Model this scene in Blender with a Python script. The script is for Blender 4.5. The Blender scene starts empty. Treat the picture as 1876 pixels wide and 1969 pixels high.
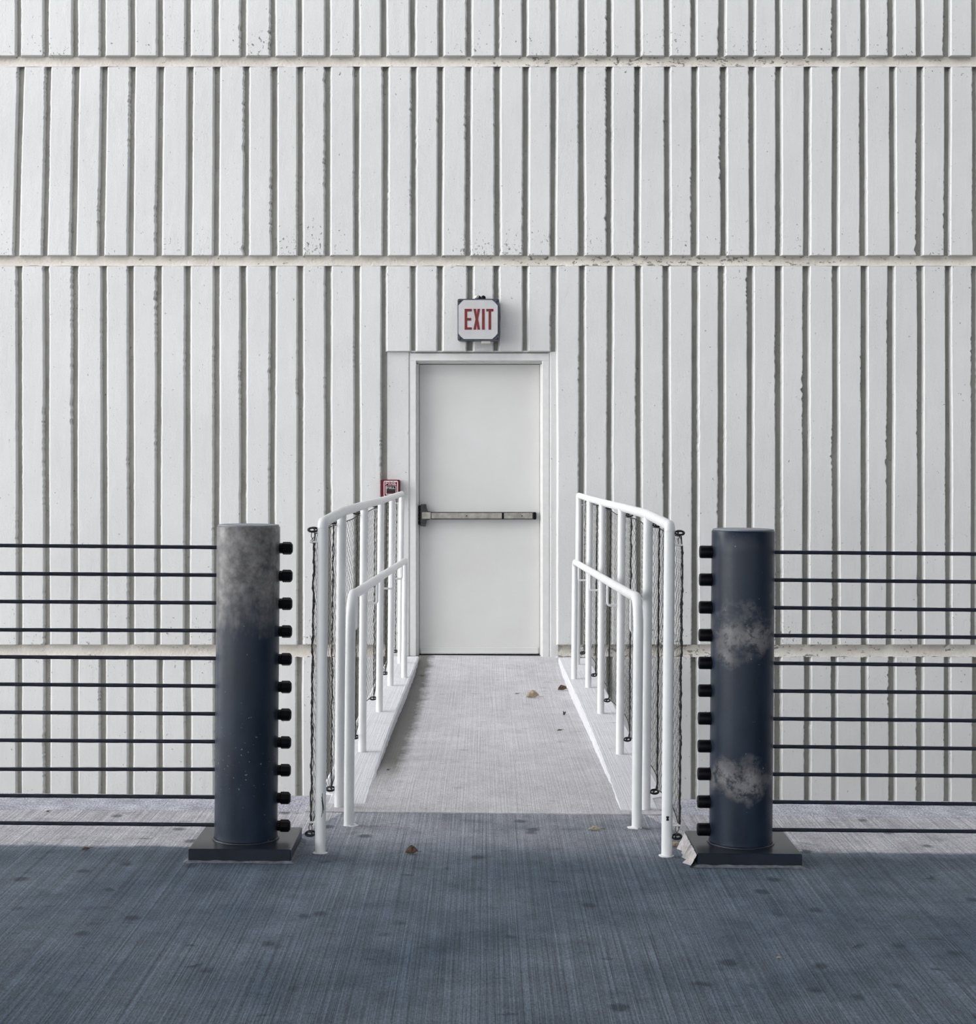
import bpy, math, random
from mathutils import Vector, Matrix, noise

random.seed(7)
C = bpy.context.scene.collection
PI = math.pi
# ------------------------------------------------------------------ camera model
F = 3200.0; CX = 930.0; CY = 890.0; EYE = 1.385
TILT = math.radians(0.5)
RT = Matrix.Rotation(TILT, 4, 'Y')
def P(px, py, Y):
    return Vector(((px-CX)*Y/F, Y, EYE-(py-CY)*Y/F))
YW = 12.1                      # front face of the ribbed wall
REC = 0.034                    # depth of its grooves
def wx(px): return (px-CX)*YW/F
def wz(py): return EYE-(py-CY)*YW/F

# ------------------------------------------------------------------ materials
def mat(name, rough=0.6, metal=0.0, spec=0.5):
    m = bpy.data.materials.new(name); m.use_nodes = True
    nt = m.node_tree; b = nt.nodes['Principled BSDF']
    b.inputs['Roughness'].default_value = rough
    b.inputs['Metallic'].default_value = metal
    b.inputs['Specular IOR Level'].default_value = spec
    return m, nt, b
def N(nt, t, **kw):
    n = nt.nodes.new(t)
    for k, v in kw.items():
        if k in n.inputs.keys(): n.inputs[k].default_value = v
        else: setattr(n, k, v)
    return n
def mapping(nt, scale=(1,1,1), loc=(0,0,0), rot=(0,0,0), src='Object'):
    tc = N(nt, 'ShaderNodeTexCoord'); mp = N(nt, 'ShaderNodeMapping')
    mp.inputs['Scale'].default_value = scale; mp.inputs['Location'].default_value = loc
    mp.inputs['Rotation'].default_value = rot
    nt.links.new(tc.outputs[src], mp.inputs['Vector'])
    return mp.outputs['Vector']
def noise_tex(nt, vec, scale, detail=4, rough=0.55, dist=0):
    n = N(nt, 'ShaderNodeTexNoise'); n.inputs['Scale'].default_value = scale
    n.inputs['Detail'].default_value = detail; n.inputs['Roughness'].default_value = rough
    n.inputs['Distortion'].default_value = dist
    nt.links.new(vec, n.inputs['Vector']); return n.outputs['Fac']
def ramp(nt, fac, stops, interp='LINEAR'):
    r = N(nt, 'ShaderNodeValToRGB'); r.color_ramp.interpolation = interp
    el = r.color_ramp.elements
    while len(el) < len(stops): el.new(0.5)
    for e, (p, c) in zip(el, stops):
        e.position = p; e.color = (c, c, c, 1) if not isinstance(c, tuple) else (*c, 1)
    nt.links.new(fac, r.inputs['Fac']); return r.outputs['Color']
def mix(nt, fac, a, b, mode='MIX'):
    m = N(nt, 'ShaderNodeMix', data_type='RGBA', blend_type=mode)
    for s, v in ((m.inputs[0], fac), (m.inputs[6], a), (m.inputs[7], b)):
        if isinstance(v, (int, float)): s.default_value = v
        elif isinstance(v, tuple): s.default_value = (*v, 1)
        else: nt.links.new(v, s)
    return m.outputs[2]
def math_(nt, op, a, b=0.0, c=None):
    m = N(nt, 'ShaderNodeMath', operation=op)
    for s, v in zip(m.inputs, (a, b, c)):
        if v is None: continue
        if isinstance(v, (int, float)): s.default_value = v
        else: nt.links.new(v, s)
    return m.outputs[0]
def bump(nt, b, h, strength=0.3, dist=0.01):
    bp = N(nt, 'ShaderNodeBump'); bp.inputs['Strength'].default_value = strength
    bp.inputs['Distance'].default_value = dist
    nt.links.new(h, bp.inputs['Height']); nt.links.new(bp.outputs['Normal'], b.inputs['Normal'])
def sep(nt, src='Object'):
    tc = N(nt, 'ShaderNodeTexCoord'); s = N(nt, 'ShaderNodeSeparateXYZ')
    nt.links.new(tc.outputs[src], s.inputs[0]); return s.outputs
def gauss(nt, v, c, w):        # soft window of a coordinate
    d = math_(nt, 'ABSOLUTE', math_(nt, 'SUBTRACT', v, c))
    return math_(nt, 'SUBTRACT', 1.0, math_(nt, 'DIVIDE', d, w))
def simple(name, col, rough=0.5, metal=0.0, var=0.12, scale=30, spec=0.5, bmp=0.0):
    m, nt, b = mat(name, rough, metal, spec)
    v = mapping(nt); f = noise_tex(nt, v, scale)
    dark = tuple(c*(1-var) for c in col); lite = tuple(min(1, c*(1+var)) for c in col)
    nt.links.new(ramp(nt, f, [(0.3, dark), (0.7, lite)]), b.inputs['Base Color'])
    if bmp: bump(nt, b, f, bmp, 0.003)
    return m

BANDS = [(wz(108), 9.6), (wz(492), wz(127)), (wz(1241), wz(510)), (-4.0, wz(1262))]   # bottom, top
def painted_concrete():
    m, nt, b = mat('painted_concrete', 0.62, 0, 0.35)
    v = mapping(nt)
    big = noise_tex(nt, v, 1.3, 5)
    base = ramp(nt, big, [(0.3, (0.56, 0.557, 0.55)), (0.7, (0.61, 0.607, 0.60))])
    # fine specks, thick at the feet of each course of ribs
    z = sep(nt)[2]
    mask = None
    for zb, zt in BANDS[:3]:
        g = math_(nt, 'MAXIMUM', gauss(nt, z, zb+0.02, 0.28), 0.0)
        mask = g if mask is None else math_(nt, 'MAXIMUM', mask, g)
    patch = ramp(nt, noise_tex(nt, mapping(nt, (1,1,.7), (3,1,0)), 2.6, 3), [(0.42, 0.0), (0.68, 1.0)])
    mk = math_(nt, 'MULTIPLY', mask, patch)
    mk = math_(nt, 'MULTIPLY_ADD', mk, 0.145, 0.0)
    sp = noise_tex(nt, mapping(nt, (1,1,.75), (7,0,2)), 52, 3, 0.7, 0.4)
    sp2 = math_(nt, 'GREATER_THAN', math_(nt, 'ADD', sp, mk), 0.70)
    sp2 = math_(nt, 'MULTIPLY', sp2, 0.8)
    col = mix(nt, sp2, base, (0.07, 0.075, 0.06))
    # faint vertical runs of grime
    run = ramp(nt, noise_tex(nt, mapping(nt, (26,1,0.5)), 1.0, 3), [(0.55, 0.0), (0.85, 0.15)])
    col = mix(nt, run, col, (0.55, 0.545, 0.51))
    nt.links.new(col, b.inputs['Base Color'])
    h = math_(nt, 'ADD', noise_tex(nt, v, 90, 4), math_(nt, 'MULTIPLY', noise_tex(nt, mapping(nt, (1,1,.35)), 16, 4), 1.6))
    bump(nt, b, h, 0.35, 0.006)
    return m
def groove_concrete():
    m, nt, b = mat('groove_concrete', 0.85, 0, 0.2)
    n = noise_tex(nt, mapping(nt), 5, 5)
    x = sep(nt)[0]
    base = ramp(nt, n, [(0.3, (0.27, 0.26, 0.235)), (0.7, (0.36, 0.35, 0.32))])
    # mildew right of centre, spread wider to paint in groove shade on the right
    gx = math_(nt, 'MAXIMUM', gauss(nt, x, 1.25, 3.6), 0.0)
    mildew_shade = ramp(nt, noise_tex(nt, mapping(nt, (1,1,.5), (5,3,1)), 1.4, 4), [(0.3, 0.1), (0.65, 0.62)])
    base = mix(nt, math_(nt, 'MULTIPLY', mildew_shade, gx), base, (0.085, 0.09, 0.08))
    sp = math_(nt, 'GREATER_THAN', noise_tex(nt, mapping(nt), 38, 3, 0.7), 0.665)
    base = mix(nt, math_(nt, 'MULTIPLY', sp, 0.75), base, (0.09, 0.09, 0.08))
    nt.links.new(base, b.inputs['Base Color'])
    bump(nt, b, noise_tex(nt, mapping(nt), 45, 4), 0.6, 0.008)
    return m
def channel_concrete():
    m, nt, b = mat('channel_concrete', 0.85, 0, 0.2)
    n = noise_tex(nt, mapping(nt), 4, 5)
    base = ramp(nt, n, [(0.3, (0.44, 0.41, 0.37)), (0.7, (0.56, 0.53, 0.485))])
    gx = math_(nt, 'MAXIMUM', gauss(nt, sep(nt)[0], 1.3, 1.9), 0.0)
    gx = math_(nt, 'ADD', math_(nt, 'MULTIPLY', gx, 0.11), 0.0)
    sp = math_(nt, 'GREATER_THAN', math_(nt, 'ADD', noise_tex(nt, mapping(nt, (.6,1,1)), 34, 4, 0.7, 0.5), gx), 0.66)
    base = mix(nt, math_(nt, 'MULTIPLY', sp, 0.8), base, (0.10, 0.10, 0.085))
    nt.links.new(base, b.inputs['Base Color'])
    bump(nt, b, noise_tex(nt, mapping(nt), 40, 4), 0.7, 0.01)
    return m
def deck_concrete(name, c0, c1, spots=1.0, streak=0.5, grain=0.2, stainline=False, coat=None):
    m, nt, b = mat(name, 0.75, 0, 0.25)
    big = noise_tex(nt, mapping(nt, (1, .7, 1)), 1.1, 6, 0.65)
    base = ramp(nt, big, [(0.28, c0), (0.72, c1)])
    ck = None
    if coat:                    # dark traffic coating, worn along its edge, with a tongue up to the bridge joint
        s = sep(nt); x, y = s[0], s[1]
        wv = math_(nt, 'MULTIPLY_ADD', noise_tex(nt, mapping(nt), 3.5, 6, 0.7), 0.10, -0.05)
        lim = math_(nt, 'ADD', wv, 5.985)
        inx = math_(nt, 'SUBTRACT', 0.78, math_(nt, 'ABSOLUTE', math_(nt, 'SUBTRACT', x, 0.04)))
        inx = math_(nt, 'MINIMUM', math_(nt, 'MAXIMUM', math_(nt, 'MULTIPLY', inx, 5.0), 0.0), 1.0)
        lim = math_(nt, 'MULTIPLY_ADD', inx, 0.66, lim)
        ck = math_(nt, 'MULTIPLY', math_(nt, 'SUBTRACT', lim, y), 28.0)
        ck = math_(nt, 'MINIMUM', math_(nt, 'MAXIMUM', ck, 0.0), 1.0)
        # coating tone fades out towards the bridge joint
        joint_fade = math_(nt, 'MINIMUM', math_(nt, 'MAXIMUM', math_(nt, 'MULTIPLY', math_(nt, 'SUBTRACT', y, 5.75), 1.3), 0.0), 0.62)
        joint_fade = math_(nt, 'MULTIPLY', math_(nt, 'MULTIPLY', joint_fade, inx), ramp(nt, noise_tex(nt, mapping(nt, (1,1.5,1), (4,4,0)), 2.4, 5, 0.6), [(0.25, 0.35), (0.7, 1.0)]))
        ck = math_(nt, 'MULTIPLY', ck, math_(nt, 'SUBTRACT', 1.0, joint_fade))
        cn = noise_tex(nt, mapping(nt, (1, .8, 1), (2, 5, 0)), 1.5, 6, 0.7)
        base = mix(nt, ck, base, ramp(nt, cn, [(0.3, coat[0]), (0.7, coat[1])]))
    # broom finish running away from the viewer
    warp = noise_tex(nt, mapping(nt), 0.8, 2)
    st = noise_tex(nt, mapping(nt, (60, 0.5, 1)), 1.0, 3, 0.7)
    st2 = noise_tex(nt, mapping(nt, (150, 0.8, 1), (0, 3, 0)), 1.0, 2, 0.6)
    base = mix(nt, streak*0.75, base, ramp(nt, st, [(0.3, 0.32), (0.7, 0.68)]), 'OVERLAY')
    base = mix(nt, streak, base, ramp(nt, st2, [(0.32, 0.25), (0.68, 0.75)]), 'OVERLAY')
    fine = noise_tex(nt, mapping(nt, (1,.45,1)), 150, 3, 0.7)
    base = mix(nt, grain, base, ramp(nt, fine, [(0.36, 0.1), (0.64, 0.9)]), 'OVERLAY')
    med = noise_tex(nt, mapping(nt, (1,.8,1), (1,7,0)), 8, 5, 0.65)
    base = mix(nt, grain, base, ramp(nt, med, [(0.3, 0.2), (0.7, 0.8)]), 'OVERLAY')
    # old round drips
    vo = N(nt, 'ShaderNodeTexVoronoi'); vo.inputs['Scale'].default_value = 6.5
    wob = noise_tex(nt, mapping(nt), 14, 2)
    nt.links.new(mapping(nt, (1, .8, 1), (2.3, 1.1, 0)), vo.inputs['Vector'])
    d = math_(nt, 'ADD', vo.outputs['Distance'], math_(nt, 'MULTIPLY', wob, 0.2))
    spt = ramp(nt, d, [(0.20, 1.0), (0.31, 0.0)])
    pick = math_(nt, 'GREATER_THAN', noise_tex(nt, mapping(nt), 2.7, 2), 0.48)
    base = mix(nt, math_(nt, 'MULTIPLY', math_(nt, 'MULTIPLY', spt, pick), 0.75*spots), base, (0.018, 0.026, 0.038) if coat else tuple(c*0.22 for c in c0))
    blot = ramp(nt, noise_tex(nt, mapping(nt, (1,1.4,1), (9,2,0)), 6.5, 5, 0.65), [(0.56, 0.0), (0.72, 0.5*spots)])
    base = mix(nt, blot, base, (0.035, 0.05, 0.07) if coat else tuple(c*0.55 for c in c0))
    pale = ramp(nt, noise_tex(nt, mapping(nt, (1,1.2,1), (3,9,0)), 30, 4, 0.7), [(0.685, 0.0), (0.73, 0.5*spots)])
    base = mix(nt, pale, base, (0.36, 0.37, 0.38))
    fl = noise_tex(nt, mapping(nt, (10, 30, 1), (0, 5, 0)), 1.0, 3)
    base = mix(nt, ramp(nt, fl, [(0.66, 0.0), (0.72, 0.6)]), base, (0.03, 0.04, 0.055) if coat else tuple(c*0.3 for c in c0))
    if stainline:               # leaf mould along the foot of the left kerb
        s = sep(nt)
        w = math_(nt, 'MULTIPLY', noise_tex(nt, mapping(nt, (1, .6, 1)), 9, 6, 0.7), 0.13)
        g = math_(nt, 'SUBTRACT', 1.0, math_(nt, 'DIVIDE', math_(nt, 'SUBTRACT', math_(nt, 'ADD', s[0], 0.505), w), 0.06))
        g = math_(nt, 'MINIMUM', math_(nt, 'MAXIMUM', g, 0.0), 1.0)
        iny = math_(nt, 'MINIMUM', math_(nt, 'MAXIMUM', math_(nt, 'MULTIPLY', math_(nt, 'SUBTRACT', s[1], 0.10), 1.3), 0.0), 1.0)
        base = mix(nt, math_(nt, 'MULTIPLY', math_(nt, 'MULTIPLY', g, iny), 0.85), base, (0.075, 0.072, 0.06))
    nt.links.new(base, b.inputs['Base Color'])
    h = math_(nt, 'ADD', math_(nt, 'ADD', st, st2), math_(nt, 'MULTIPLY', fine, 0.6))
    bump(nt, b, h, 0.4, 0.006)
    return m
def bollard_paint(name, kind):
    m, nt, b = mat(name, 0.42, 0.0, 0.38)
    b.inputs['Sheen Weight'].default_value = 0.14; b.inputs['Sheen Roughness'].default_value = 0.35; b.inputs['Sheen Tint'].default_value = (0.85, 0.87, 1.0, 1)
    z = sep(nt)[2]
    v = mapping(nt)
    n1 = noise_tex(nt, mapping(nt, (1,1,.45)), 9, 5, 0.6)
    navy = ramp(nt, n1, [(0.3, (0.002, 0.007, 0.018)), (0.75, (0.008, 0.021, 0.044))])
    if kind == 'left':          # sun-bleached, rubbed top third
        w = math_(nt, 'MULTIPLY', noise_tex(nt, mapping(nt, (1,1,.3)), 7, 5, 0.65), 0.7)
        k = math_(nt, 'DIVIDE', math_(nt, 'SUBTRACT', math_(nt, 'ADD', z, w), 1.10), 0.22)
        k = math_(nt, 'MINIMUM', math_(nt, 'MAXIMUM', k, 0), 0.85)
        col = mix(nt, k, navy, ramp(nt, noise_tex(nt, v, 32, 4), [(0.35, (0.085, 0.08, 0.08)), (0.65, (0.25, 0.235, 0.23))]))
        s0 = math_(nt, 'MULTIPLY', math_(nt, 'MAXIMUM', gauss(nt, z, 0.36, 0.3), 0), 0.055)
    else:                       # two scuffed belts
        a = math_(nt, 'MAXIMUM', gauss(nt, z, 0.80, 0.21), 0)
        c = math_(nt, 'MAXIMUM', gauss(nt, z, 0.28, 0.13), 0)
        s = math_(nt, 'MAXIMUM', a, c)
        s = math_(nt, 'MULTIPLY', s, math_(nt, 'MAXIMUM', gauss(nt, sep(nt)[0], 0.012, 0.17), 0.0))
        s = math_(nt, 'MULTIPLY', s, 1.45)
        n2 = noise_tex(nt, mapping(nt, (1,1,1), (1.3,0,.4)), 8, 4, 0.5)
        kk = math_(nt, 'ADD', math_(nt, 'MULTIPLY', s, 0.75), math_(nt, 'MULTIPLY_ADD', n2, 2.6, -1.3))
        k = ramp(nt, math_(nt, 'MULTIPLY', kk, math_(nt, 'MINIMUM', math_(nt, 'MULTIPLY', s, 2.5), 1.0)), [(0.28, 0.0), (1.0, 0.85)])
        col = mix(nt, k, navy, ramp(nt, noise_tex(nt, mapping(nt), 22, 6, 0.75), [(0.40, (0.03, 0.035, 0.045)), (0.52, (0.24, 0.23, 0.23))]))
        s0 = math_(nt, 'MULTIPLY', s, 0.04)
    sp = math_(nt, 'GREATER_THAN', math_(nt, 'ADD', noise_tex(nt, mapping(nt), 85, 2, 0.5), s0), 0.76)
    col = mix(nt, math_(nt, 'MULTIPLY', sp, 0.55), col, (0.25, 0.25, 0.25))
    nt.links.new(col, b.inputs['Base Color'])
    nt.links.new(ramp(nt, n1, [(0.3, 0.28), (0.7, 0.45)]), b.inputs['Roughness'])
    bump(nt, b, noise_tex(nt, v, 60, 4), 0.12, 0.003)
    return m
def white_paint(name, dirt=0.25):
    m, nt, b = mat(name, 0.38, 0, 0.5)
    z = sep(nt)[2]
    n = noise_tex(nt, mapping(nt, (1,1,.4)), 22, 4)
    col = ramp(nt, n, [(0.3, (0.70, 0.705, 0.705)), (0.7, (0.77, 0.775, 0.77))])
    sp = math_(nt, 'GREATER_THAN', noise_tex(nt, mapping(nt, (1,1,.5)), 55, 3, 0.6), 0.745)
    col = mix(nt, math_(nt, 'MULTIPLY', sp, dirt*2), col, (0.25, 0.24, 0.22))
    nt.links.new(col, b.inputs['Base Color'])
    bump(nt, b, noise_tex(nt, mapping(nt), 70, 2), 0.06, 0.002)
    return m
def door_paint():
    m, nt, b = mat('door_paint', 0.5, 0, 0.4)
    n = noise_tex(nt, mapping(nt), 2.2, 5)
    col = ramp(nt, n, [(0.3, (0.555, 0.55, 0.53)), (0.7, (0.60, 0.60, 0.59))])
    sc = ramp(nt, noise_tex(nt, mapping(nt, (1, 1, .3)), 30, 4), [(0.7, 0.0), (0.76, 0.35)])
    col = mix(nt, sc, col, (0.62, 0.60, 0.54))
    nt.links.new(col, b.inputs['Base Color'])
    bump(nt, b, noise_tex(nt, mapping(nt), 9, 3), 0.08, 0.01)
    return m

M_PAINT = painted_concrete(); M_GROOVE = groove_concrete(); M_CHAN = channel_concrete()
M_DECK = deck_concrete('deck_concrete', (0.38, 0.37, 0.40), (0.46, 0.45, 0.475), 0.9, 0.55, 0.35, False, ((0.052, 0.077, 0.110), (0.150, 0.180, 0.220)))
M_EDGE = deck_concrete('edge_concrete', (0.37, 0.37, 0.42), (0.44, 0.44, 0.49), 0.35, 0.1, 0.6)
M_BRIDGE = deck_concrete('bridge_concrete', (0.44, 0.425, 0.445), (0.55, 0.54, 0.555), 0.3, 0.12, 0.2, True)
M_KERB = deck_concrete('kerb_concrete', (0.60, 0.595, 0.625), (0.68, 0.675, 0.70), 0.1, 0.06, 0.15)
M_BOLL_L = bollard_paint('navy_paint_bleached', 'left'); M_BOLL_R = bollard_paint('navy_paint_scuffed', 'right')
M_PLATE = simple('plate_paint', (0.010, 0.015, 0.024), 0.30, 0, 0.35, 12, 0.42, 0.1)
M_BLACK = simple('black_rubber', (0.003, 0.003, 0.005), 0.45, 0, 0.2, 40, 0.12)
M_CABLE = simple('cable_steel', (0.012, 0.015, 0.026), 0.45, 0.0, 0.3, 60, 0.25)
M_RAIL = white_paint('rail_paint', 0.25)
M_DOOR = door_paint(); M_FRAME = simple('frame_paint', (0.62, 0.62, 0.605), 0.45, 0, 0.04, 20)
M_NET = simple('net_cord', (0.07, 0.066, 0.058), 0.8, 0, 0.3, 80)
M_ROPE = simple('lacing_cord', (0.018, 0.018, 0.02), 0.7, 0, 0.3, 80)
M_HOOK = simple('dark_metal', (0.03, 0.03, 0.032), 0.35, 0.8, 0.3, 60)
M_STEEL = simple('brushed_steel', (0.34, 0.32, 0.29), 0.34, 0.9, 0.25, 25)
M_STEELD = simple('dull_steel', (0.065, 0.065, 0.065), 0.4, 0.9, 0.3, 25)
M_SIGNBOX = simple('sign_housing', (0.05, 0.06, 0.078), 0.45, 0.2, 0.3, 40)
M_SIGNFACE = simple('sign_face', (0.46, 0.455, 0.46), 0.4, 0, 0.05, 12)
M_RED = simple('sign_red', (0.14, 0.010, 0.011), 0.45, 0, 0.25, 30)
M_CREAM = simple('cream_plastic', (0.62, 0.60, 0.48), 0.5, 0, 0.05, 30)
M_FRED = simple('alarm_red', (0.105, 0.005, 0.016), 0.45, 0, 0.2, 30, 0.25)
M_FPINK = simple('alarm_lettering', (0.72, 0.58, 0.59), 0.5, 0, 0.05, 30)
M_FBLACK = simple('alarm_handle_black', (0.01, 0.011, 0.012), 0.4)
M_FWHITE = simple('alarm_white', (0.6, 0.6, 0.6), 0.4)
M_LEAF = simple('dry_leaf', (0.13, 0.085, 0.05), 0.8, 0, 0.6, 60)
M_LEAFP = simple('pale_leaf', (0.42, 0.36, 0.25), 0.8, 0, 0.4, 60)
M_MORTAR = simple('mortar', (0.42, 0.40, 0.40), 0.9, 0, 0.25, 60, 0.2, 0.8)
M_GARAGE = simple('garage_concrete', (0.30, 0.31, 0.33), 0.9, 0, 0.15, 3)
M_GROUND = simple('ground_paving', (0.36, 0.36, 0.36), 0.9, 0, 0.2, 3)
M_GRIME = simple('grime', (0.06, 0.058, 0.045), 0.95, 0, 0.4, 60)

# ------------------------------------------------------------------ mesh builder
class MB:
    def __init__(s): s.v = []; s.f = []; s.m = []; s.sm = []
    def add(s, vs, fs, mi=0, smooth=False):
        o = len(s.v); s.v += [Vector(v) for v in vs]
        for f in fs: s.f.append([o+i for i in f]); s.m.append(mi); s.sm.append(smooth)
    def box(s, a, b, mi=0, bev=0.0):
        x0, y0, z0 = a; x1, y1, z1 = b
        if bev <= 0:
            vs = [(x0,y0,z0),(x1,y0,z0),(x1,y1,z0),(x0,y1,z0),(x0,y0,z1),(x1,y0,z1),(x1,y1,z1),(x0,y1,z1)]
            s.add(vs, [(3,2,1,0),(4,5,6,7),(0,1,5,4),(1,2,6,5),(2,3,7,6),(3,0,4,7)], mi); return
        # bevelled: stack of rounded-corner loops in z
        def loop(d, z):
            c = bev-d
            return [(x0+bev-c, y0+bev, z), (x0+bev, y0+bev-c, z), (x1-bev, y0+bev-c, z), (x1-bev+c, y0+bev, z),
                    (x1-bev+c, y1-bev, z), (x1-bev, y1-bev+c, z), (x0+bev, y1-bev+c, z), (x0+bev-c, y1-bev, z)]
        L = [loop(bev, z0), loop(0, z0+bev), loop(0, z1-bev), loop(bev, z1)]
        vs = [p for l in L for p in l]; fs = []
        for k in range(3):
            for i in range(8):
                j = (i+1) % 8; fs.append((k*8+i, k*8+j, k*8+8+j, k*8+8+i))
        fs.append(tuple(reversed(range(8)))); fs.append(tuple(range(24, 32)))
        s.add(vs, fs, mi)
    def tube(s, pts, r, n=12, mi=0, caps=True, radii=None, closed=False):
        pts = [Vector(p) for p in pts]; m = len(pts)
        T = []
        for i in range(m):
            if closed: t = pts[(i+1) % m]-pts[i-1]
            else: t = pts[min(i+1, m-1)]-pts[max(i-1, 0)]
            T.append(t.normalized())
        up = Vector((0,0,1)) if abs(T[0].z) < 0.9 else Vector((1,0,0))
        a = T[0].cross(up).normalized()
        vs = []
        for i in range(m):
            a = (a - T[i]*a.dot(T[i])).normalized(); b = T[i].cross(a)
            rr = radii[i] if radii else r
            for k in range(n):
                t = 2*PI*k/n; vs.append(pts[i]+a*math.cos(t)*rr+b*math.sin(t)*rr)
        fs = []
        for i in range(m if closed else m-1):
            i2 = (i+1) % m
            for k in range(n):
                j = (k+1) % n; fs.append((i*n+k, i*n+j, i2*n+j, i2*n+k))
        s.add(vs, fs, mi, True)
        if caps and not closed:
            s.add(vs[:n], [tuple(reversed(range(n)))], mi); s.add(vs[-n:], [tuple(range(n))], mi)
    def lathe(s, prof, c=(0,0,0), axis='z', n=40, mi=0, smooth=True):
        vs = []
        for r, h in prof:
            for k in range(n):
                t = 2*PI*k/n; x, y = r*math.cos(t), r*math.sin(t)
                p = (x, y, h) if axis == 'z' else ((h, x, y) if axis == 'x' else (x, h, y))
                vs.append(Vector(p)+Vector(c))
        fs = []
        for i in range(len(prof)-1):
            for k in range(n):
                j = (k+1) % n; fs.append((i*n+k, i*n+j, (i+1)*n+j, (i+1)*n+k))
        s.add(vs, fs, mi, smooth)
        m = len(prof)
        if prof[0][0] > 1e-6: s.add(vs[:n], [tuple(reversed(range(n)))], mi)
        if prof[-1][0] > 1e-6: s.add(vs[-n:], [tuple(range(n))], mi)
    def prism(s, poly, y0, y1, mi=0):      # polygon in x,z extruded along y
        n = len(poly)
        vs = [(x, y0, z) for x, z in poly]+[(x, y1, z) for x, z in poly]
        fs = [tuple(range(n)), tuple(reversed(range(n, 2*n)))]
        for i in range(n):
            j = (i+1) % n; fs.append((i, i+n, j+n, j))
        s.add(vs, fs, mi)
    def sheet(s, f, nu, nv, mi=0, smooth=True):
        vs = [f(i/(nu-1), j/(nv-1)) for j in range(nv) for i in range(nu)]
        fs = [(j*nu+i, j*nu+i+1, (j+1)*nu+i+1, (j+1)*nu+i) for j in range(nv-1) for i in range(nu-1)]
        s.add(vs, fs, mi, smooth)
    def build(s, name, mats, parent=None, loc=None, fix=True):
        if not isinstance(mats, (list, tuple)): mats = [mats]
        o = Vector(loc) if loc is not None else (Vector(parent['_o']) if parent is not None and '_o' in parent else Vector((0,0,0)))
        me = bpy.data.meshes.new(name)
        me.from_pydata([tuple(v-o) for v in s.v], [], s.f)
        for p, mi, sm in zip(me.polygons, s.m, s.sm): p.material_index = mi; p.use_smooth = sm
        for m_ in mats: me.materials.append(m_)
        if fix:
            import bmesh
            bm = bmesh.new(); bm.from_mesh(me); bmesh.ops.recalc_face_normals(bm, faces=bm.faces); bm.to_mesh(me); bm.free()
        ob = bpy.data.objects.new(name, me); C.objects.link(ob)
        if parent is not None: ob.parent = parent
        elif loc is not None: ob.location = loc
        return ob

tilted = []
def thing(name, label, cat, loc=(0,0,0), group=None, tilt=False):
    o = bpy.data.objects.new(name, None); C.objects.link(o); o.empty_display_size = 0.1
    o.location = loc; o['label'] = label; o['category'] = cat; o['_o'] = list(loc)
    if group: o['group'] = group
    if tilt: tilted.append(o)
    return o
def tag(o, label, cat, group=None, tilt=False):
    o['label'] = label; o['category'] = cat
    if group: o['group'] = group
    if tilt: tilted.append(o)
    return o
def structure(o, label, tilt=False):
    o['kind'] = 'structure'; o['label'] = label
    if tilt: tilted.append(o)
    return o
def sub(ob): ob['_o'] = ob.parent['_o']; return ob     # a part that carries sub-parts keeps the thing's origin

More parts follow.
